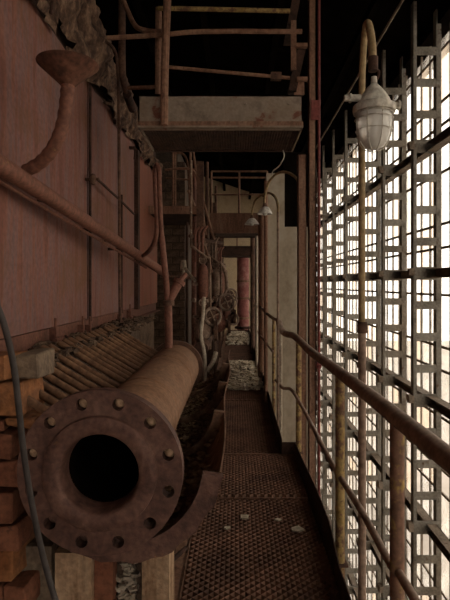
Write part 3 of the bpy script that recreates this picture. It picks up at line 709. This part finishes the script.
# ------------------------------------------------------------------ concrete pier and the two shaded lamps
cpier = MB().span((.43, 7.0, GZ), (1.05, 7.7, R(.8))).span((.43, 7.0, R(.8)), (.68, 7.7, R(1.55))).span((.68, 7.3, R(.8)), (1.05, 7.7, R(1.55)))
tag(cpier.build('concrete_pier', M['concrete'], smooth=False), 'pale stained concrete pier standing right of the walkway', 'pier')
tag(MB().span((.685, 7.2, R(.8)), (1.04, 7.28, R(1.9))).build('opening_shade', M['soot_shade']), 'black plate standing in for the dark opening above the concrete pier ledge', 'opening')  # near-black plate painted as the shade of the opening
def shade_lamp(pole, arc, tip, lab, r_):
    t = thing('gooseneck_lamp', Vector(pole[0]), lab, 'lamp', 'shaded gooseneck lamps over the walkway')
    MB().tube(pole, .013, 8).build('pole', M['rail'], t)
    MB().tube(spl(arc, 6), .015, 8).build('gooseneck', M['lampyellow'], t)
    tip = Vector(tip)
    MB().lathe([(0, .045), (.02, .045), (.028, .01), (.045, -.01)], tip, 'Z', 16).build('socket', M['rust'], t)
    MB().lathe([(.03, .005), (.055, -.015), (r_, -.07), (r_+.004, -.085), (r_-.006, -.083), (.05, -.024), (.0, -.01)], tip, 'Z', 24).build('shade', M['enamel'], t)
    MB().lathe([(0, -.03), (.03, -.04), (.035, -.07), (.02, -.1), (0, -.105)], tip, 'Z', 12).build('bulb', M['lampglass'], t)
shade_lamp([(.67, 5.22, GZ), (.67, 5.22, E(0, 190, 5.22).z)], [(.67, 5.22, E(0, 192, 5.22).z), E(298, 181, 5.3), E(291, 174, 5.45), E(283, 172, 5.6), E(275, 175, 5.75), E(268, 184, 5.9), E(265, 196, 5.95), E(264.5, 204, 5.95)], E(265, 207, 5.95),
           'enamel-shaded lamp on the larger upper gooseneck, in front of the smaller', .085)
shade_lamp([(E(278, 0, 5.2).x, 5.2, GZ), (E(278, 0, 5.2).x, 5.2, E(0, 212, 5.2).z)], [E(278, 214, 5.2), E(278, 206, 5.3), E(275, 197, 5.6), E(269, 193, 6.1), E(262, 195, 6.6), E(255, 201, 7.0), E(252.5, 210, 7.1), E(252, 215, 7.1)], E(252, 218.5, 7.1),
           'smaller enamel-shaded lamp hanging lower toward the walkway centre', .1)

# ------------------------------------------------------------------ second crossing, red column, far structures
def crossing(y, xa, xb, z0, z1, lab, railh, mt, dep):
    t = thing('crossing_platform', ((xa+xb)/2, y, z0), lab, 'platform', 'crossing platforms down the gallery')
    MB().span((xa, y, z0), (xb, y+.015, z1)).span((xa, y-.02, z0), (xb, y+.06, z0+.014)).span((xa, y-.02, z1-.014), (xb, y+.06, z1)).build('front_beam', M[mt], t, smooth=False)
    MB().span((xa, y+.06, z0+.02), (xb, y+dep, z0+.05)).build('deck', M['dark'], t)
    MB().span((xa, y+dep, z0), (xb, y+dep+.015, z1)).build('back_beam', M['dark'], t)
    for k in range(3):
        x = xa+.03+(xb-xa-.06)*k/2; MB().tube([(x, y+.05, z0+.05), (x, y+.05, z1+railh)], .018, 8).build('railing_post', M['post'], t)
    for h in (railh, railh*.85, railh*.45): MB().tube([(xa+.03, y+.05, z1+h), (xb-.03, y+.05, z1+h)], .016, 8).build('railing_bar', M['post'], t)
    for x in (xa+.05, xb-.02): MB().span((x-.05, y+.1, GZ), (x+.03, y+.18, z0+.03)).build('leg', M['dark'], t)
crossing(8.5, -.45, .56, E(0, 233, 8.5).z, E(0, 213, 8.5).z, 'middle crossing platform with a dull red beam and thin rails', .72, 'post', .9)
crossing(13.2, -.5, .56, E(0, 256, 13.2).z, E(0, 246, 13.2).z, 'farthest crossing platform, dark and low beyond the red beam', .8, 'dark', .9)
rc = thing('red_column', (.25, 17.7, 0), 'thick faded red pipe column at the far end of the walkway', 'column')
MB().tube([(.25, 17.7, GZ), (.25, 17.7, R(1.0))], .21, 24).build('pipe', M['fadedred'], rc)
for z in (.4, 1.1, 1.7): MB().lathe([(.21, -.04), (.235, -.03), (.235, .03), (.21, .04)], (.25, 17.7, z), 'Z', 24).build('band', M['post'], rc)
MB().lathe([(.0, -.06), (.3, -.06), (.3, 0), (.21, .02)], (.25, 17.7, .09), 'Z', 24).build('base_flange', M['dark'], rc)
MB().lathe([(.21, .0), (.27, .02), (.27, .07), (0, .07)], (.25, 17.7, R(1.0)), 'Z', 24).build('top_flange', M['dark'], rc)
# vertical service pipes along the far railing
for i, (px, y, mt, r_, zt_, lb) in enumerate(((261.5, 8.3, 'post', .055, 1.2, 'broad reddish service pipe rising beside the far railing, nearest of its row'), (256.5, 9.2, 'lagging', .028, 1.0, 'pale slender service pipe just past the broad reddish one'),
        (252.5, 11.5, 'rust', .05, 1.15, 'dark service pipe behind the pale slender one, toward the far end'), (266, 6.8, 'post', .025, 1.4, 'narrow reddish service pipe against the concrete pier corner'))):
    x = (px-VX)*y/F
    tag(MB().tube([(x, y, GZ), (x, y, R(zt_))], r_, 12).build('service_pipe', M[mt]), lb, 'pipe', 'service pipes beside the far railing')

# ------------------------------------------------------------------ machinery beyond the casing
wb = structure('wall_left_far', MB().span((-3.2, 9.0, GZ), (-.92, 9.4, R(2.2))), M['mortar'])
k = 0; bproto = {}
for j in range(24):
    z = R(-1.4)+.13*j
    for i in range(4):
        x = -1.62+.245*i+(.12 if j % 2 else 0); w = .225
        if x+w > -.93: w = -.93-x
        if w < .06: continue
        key = (round(w, 3), random.randrange(2))
        if key not in bproto:
            bproto[key] = o = MB().box((0,0,0), (w, .05, .112), None, .004).build('brick', M['darkbrick'], wb, smooth=False)
        else: o = bproto[key].copy(); COL.objects.link(o); o.parent = wb
        o.location = (x+w/2, 8.99+random.uniform(-.012, .008), z)
structure('wall_left_rear', MB().span((-3.2, 9.4, GZ), (-1.1, Y1, R(2.6))), M['darkwall'])

sp = thing('service_platform', (-.9, 7.4, R(1.0)), 'small left-hand service platform with bent pipe rails past the casing', 'platform')
z1 = E(0, 206, 7.4).z; z0 = E(0, 214, 7.4).z
MB().span((-1.3, 7.4, z0), (E(199, 0, 7.4).x, 7.42, z1)).build('front_beam', M['post'], sp)
MB().span((-1.3, 7.42, z0+.02), (E(199, 0, 7.4).x, 9.0, z0+.06)).build('deck', M['dark'], sp)
MB().span((E(199, 0, 7.4).x-.015, 7.42, z0), (E(199, 0, 7.4).x, 9.0, z1)).build('side_beam', M['post'], sp)
for (pts, r_) in (([E(173, 206, 7.4), E(173, 150, 7.4)], .016), ([E(175, 206, 7.45), E(175, 152, 7.45)], .02),
                  ([E(165, 170, 7.4), E(180, 168.5, 7.4), E(192, 170, 7.4), E(198, 180, 7.4), E(203, 200, 7.4), E(209, 222, 7.4), E(214, 240, 7.4)], .02),
                  ([E(174, 153, 7.5), E(183, 154, 7.5), E(188, 166, 7.5), E(190, 206, 7.5)], .018), ([E(190, 150, 7.5), E(192, 206, 7.5)], .02),
                  ([E(166, 178, 7.5), E(192, 180, 7.5)], .014), ([E(193, 150, 7.6), E(198, 185, 7.6), E(206, 235, 7.6)], .018)):
    MB().tube(spl(pts, 5) if len(pts) > 2 else pts, r_, 8).build('railing_pipe', M['post'], sp)
# gauge stand: channel post with pressure vessels and pipe bundles
def gstand(px, y, lab, zt_, m2, seedv):
    random.seed(seedv)
    x = (px-VX)*y/F
    t = thing('gauge_stand', (x, y, GZ), lab, 'pipework', 'gauge stands along the boiler side')
    MB().span((x-.05, y, GZ), (x+.05, y+.06, R(zt_))).build('post', M['rust'], t)
    MB().lathe([(0, R(-.2)), (.05, R(-.19)), (.07, R(-.13)), (.07, R(.16)), (.05, R(.24)), (.02, R(.27)), (.02, R(.4))], (x+.05, y-.07, 0), 'Z', 16).build('vessel', M[m2], t)
    for k in range(3):
        xx = x-.06+.05*k; MB().tube(spl([(xx, y-.05, R(.3)), (xx, y-.05, R(.62)), (xx+.01, y-.04, R(.72)), (xx+.06, y+.03, R(.8))], 4), .018, 8).build('gauge_pipe', M[m2], t)
    MB().tube(spl([(x+.05, y-.07, R(-.18)), (x+.05, y-.07, R(-.34)), (x+.02, y-.07, R(-.42)), (x+.015, y-.06, R(-.9)), (x+.03, y-.02, R(-1.2))], 5), .026, 8).build('drain_hose', M['rust'], t)
    MB().tube(spl([(x-.12, y-.02, R(zt_)), (x-.12, y-.03, R(.62)), (x-.08, y-.1, R(.5)), (x+.1, y-.12, R(.36)), (x+.14, y-.08, R(.26)), (x+.14, y, R(-.9))], 4), .018, 8).build('impulse_pipe', M['dusty'], t)
    for z in (.55, .0, -.45): MB().box((x, y-.01, R(z)), (.2, .06, .04)).build('pipe_clip', M['dusty'], t)
    for z in (.32, -.25):
        MB().lathe([(.0, -.03), (.035, -.03), (.035, .03), (0, .03)], (x+.05, y-.14, R(z)), 'X', 10).tube([(x+.05, y-.14, R(z)), (x+.05, y-.05, R(z))], .014, 8).tube([(x+.05+.05*math.cos(2*math.pi*k/14), y-.17, R(z)+.05*math.sin(2*math.pi*k/14)) for k in range(14)], .007, 5, closed=True).build('gauge_cock', M['dusty'], t)
gstand(200, 6.9, 'gauge stand with a red vessel nearest the header end', 1.7, 'redpipe', 3)
gstand(213, 8.6, 'second gauge stand with a brown vessel behind the first', 1.4, 'dusty', 4)
gstand(219, 10.8, 'third gauge stand, smaller with distance behind the others', 1.5, 'redpipe', 5)
gstand(222, 14.0, 'farthest gauge stand near the far crossing', 1.6, 'dusty', 6)
random.seed(11)
# feed pipe that carries the valves
fp = thing('feed_pipe', (-.42, 6.2, R(-.8)), 'rusty feed pipe running low along the walkway edge beyond the header', 'pipe')
MB().tube([(-.42, 6.0, R(-.78)), (-.42, 17.0, R(-.78))], .085, 14).build('pipe', M['rust'], fp)
for y in (6.3, 8.2, 10.4, 13.0, 16.0): MB().span((-.47, y-.04, GZ), (-.37, y+.04, R(-.84))).build('leg', M['dark'], fp)
def valve(y, z, r, lab, matb, xo=0.0, tilt=.1):
    x = -.42+xo
    t = thing('gate_valve', (x, y, R(-.7)), lab, 'valve', 'handwheel valves on the feed pipe')
    MB().lathe([(.04, R(-.72)), (.1, R(-.68)), (.13, R(-.6)), (.1, R(-.52)), (.07, R(-.47)), (.05, R(-.43)), (.03, z-.05), (.0, z-.05)], (x, y, 0), 'Z', 16).build('body', M[matb], t)
    if xo: MB().tube([(-.42, y, R(-.74)), (x, y, R(-.66))], .05, 10).build('inlet_neck', M['rust'], t)
    MB().lathe([(.03, -.14), (.14, -.14), (.14, -.1), (.06, -.09), (.06, .09), (.14, .1), (.14, .14), (.03, .14)], (x+.04, y, R(-.6)), 'X', 16).build('side_flange', M['rust'], t)
    c = Vector((x+.12, y-.06, z)); ax = Vector((.45, -.88, tilt)).normalized(); u = ax.cross(Vector((0,0,1))).normalized(); w = ax.cross(u)
    ring = lambda q, rr: [c+ax*q+(u*math.cos(2*math.pi*k/22)+w*math.sin(2*math.pi*k/22))*rr for k in range(22)]
    o = MB().tube(ring(0, r*.85), .02, 7, closed=True).build('handwheel', M['wheel'], t)
    sp_ = MB()
    for k in range(4):
        a = math.pi*k/2+.4; sp_.tube([c, c+(u*math.cos(a)+w*math.sin(a))*r*.85], .011, 5)
    sp_.tube([c+ax*.03, c-ax*.16], .018, 8); sp_.build('spindle', M['dusty'], o)
    bn = MB().tube([c-ax*.07, c-ax*.1], r*.72, 20).tube([c-ax*.1, c-ax*.17], [r*.5, r*.3], 14)
    bn.build('bonnet', M['rust'], t)
valve(6.5, R(-.42), .13, 'handwheel valve nearest the header, pale wheel turned to the walkway', 'dusty')
valve(7.5, R(-.27), .14, 'second handwheel valve, higher and just behind the nearest one', 'redpipe', .16)
valve(9.0, R(-.62), .13, 'third handwheel valve, its reddish body leaning over the walkway', 'redpipe', .24, .4)
valve(9.8, R(-.22), .15, 'fourth handwheel valve, high behind the leaning one', 'rust', .2)
valve(11.6, R(-.4), .16, 'fifth handwheel valve beside the white rubble', 'rust', .2)
valve(13.8, R(-.4), .17, 'last handwheel valve toward the far crossing', 'rust')
# pale lagged drain pipe with a foot
lg = thing('drain_tube', E(203, 386, 5.6), 'pale lagged drain pipe bending down to the trough end', 'pipe')
MB().tube(spl([E(204, 297, 5.8), E(203, 315, 5.8), E(201, 335, 5.7), E(204, 352, 5.65), E(205, 372, 5.6), E(204, 388, 5.6)], 5), .022, 9).build('pipe', M['lagging'], lg)
MB().tube(spl([E(216, 352, 5.7), E(213, 362, 5.65), E(207, 371, 5.6)], 5), .026, 9).build('elbow', M['lagging'], lg)
MB().lathe([(0, 0), (.07, 0), (.06, .03), (.03, .05)], E(204, 388, 5.6), 'Z', 12).build('foot', M['lagging'], lg)
# sampling line and cross runs tying the pipework together
sv = thing('sampling_line', E(172, 276, 7.1), 'small sampling line with a pale valve in front of the dark brickwork', 'pipe')
MB().tube(spl([E(162, 275, 7.0), E(176, 277, 7.1), E(190, 278, 7.2), E(198, 278, 7.3)], 3), .022, 8).build('pipe', M['rust'], sv)
MB().tube([E(183, 277, 7.14), E(183.5, 268, 7.14)], .02, 8).tube([E(183.5, 269, 7.14), E(183.5, 260, 7.14)], [.05, .035], 10).build('valve_body', M['lagging'], sv)
MB().tube([E(185, 268, 7.12), E(195, 281, 6.95)], .022, 8).build('handle', M['lagging'], sv)
for (pts, r_, mt, lb) in (([E(190, 236, 7.7), E(205, 240, 8.1), E(222, 243, 9.0)], .03, 'rust', 'upper brown cross run linking the risers'),
        ([E(193, 300, 7.6), E(208, 301, 8.2), E(220, 299, 9.5)], .035, 'dusty', 'lower dusty cross run behind the handwheels'),
        ([E(188, 190, 7.3), E(197, 214, 7.5), E(206, 250, 8.0), E(212, 272, 8.4)], .022, 'post', 'slanting brown pipe falling across the gauge stands'),
        ([E(196, 172, 7.6), E(200, 196, 7.7), E(203, 230, 7.9), E(203, 262, 8.0)], .02, 'dusty', 'thin dusty pipe bending down between the risers'),
        ([E(218, 262, 9.4), E(224, 268, 9.8), E(227, 284, 10.0), E(227, 300, 10.0)], .035, 'dusty', 'dusty elbow pipe dropping toward the high far handwheel')):
    tag(MB().tube(spl(pts, 5), r_, 9).build('cross_pipe', M[mt]), lb, 'pipe', 'cross runs among the gauge stands')
# tall pipes behind the stands
for i, (px, y, r_, za, zb2, mt, lb) in enumerate(((187, 7.3, .022, -5, .9, 'dark', 'slim dark stand pipe left of the first gauge stand'), (194, 7.8, .04, -4, 1.8, 'redpipe', 'stout red riser between the service platform and first gauge stand'),
        (207, 8.2, .03, -4, 2.0, 'rust', 'brown riser behind the first gauge stand'), (211, 9.5, .028, -4, 1.9, 'post', 'reddish riser behind the second gauge stand'), (216, 10.2, .03, -4, 2.0, 'rust', 'brown riser close behind the second gauge stand'))):
    x = (px-VX)*y/F
    tag(MB().tube([(x, y, max(GZ, R(za))), (x, y, R(zb2))], r_, 10).build('riser', M[mt]), lb, 'pipe', 'risers among the gauge stands')
# dark gallery ceiling plates over the far pipework
bpy.context.view_layer.update()
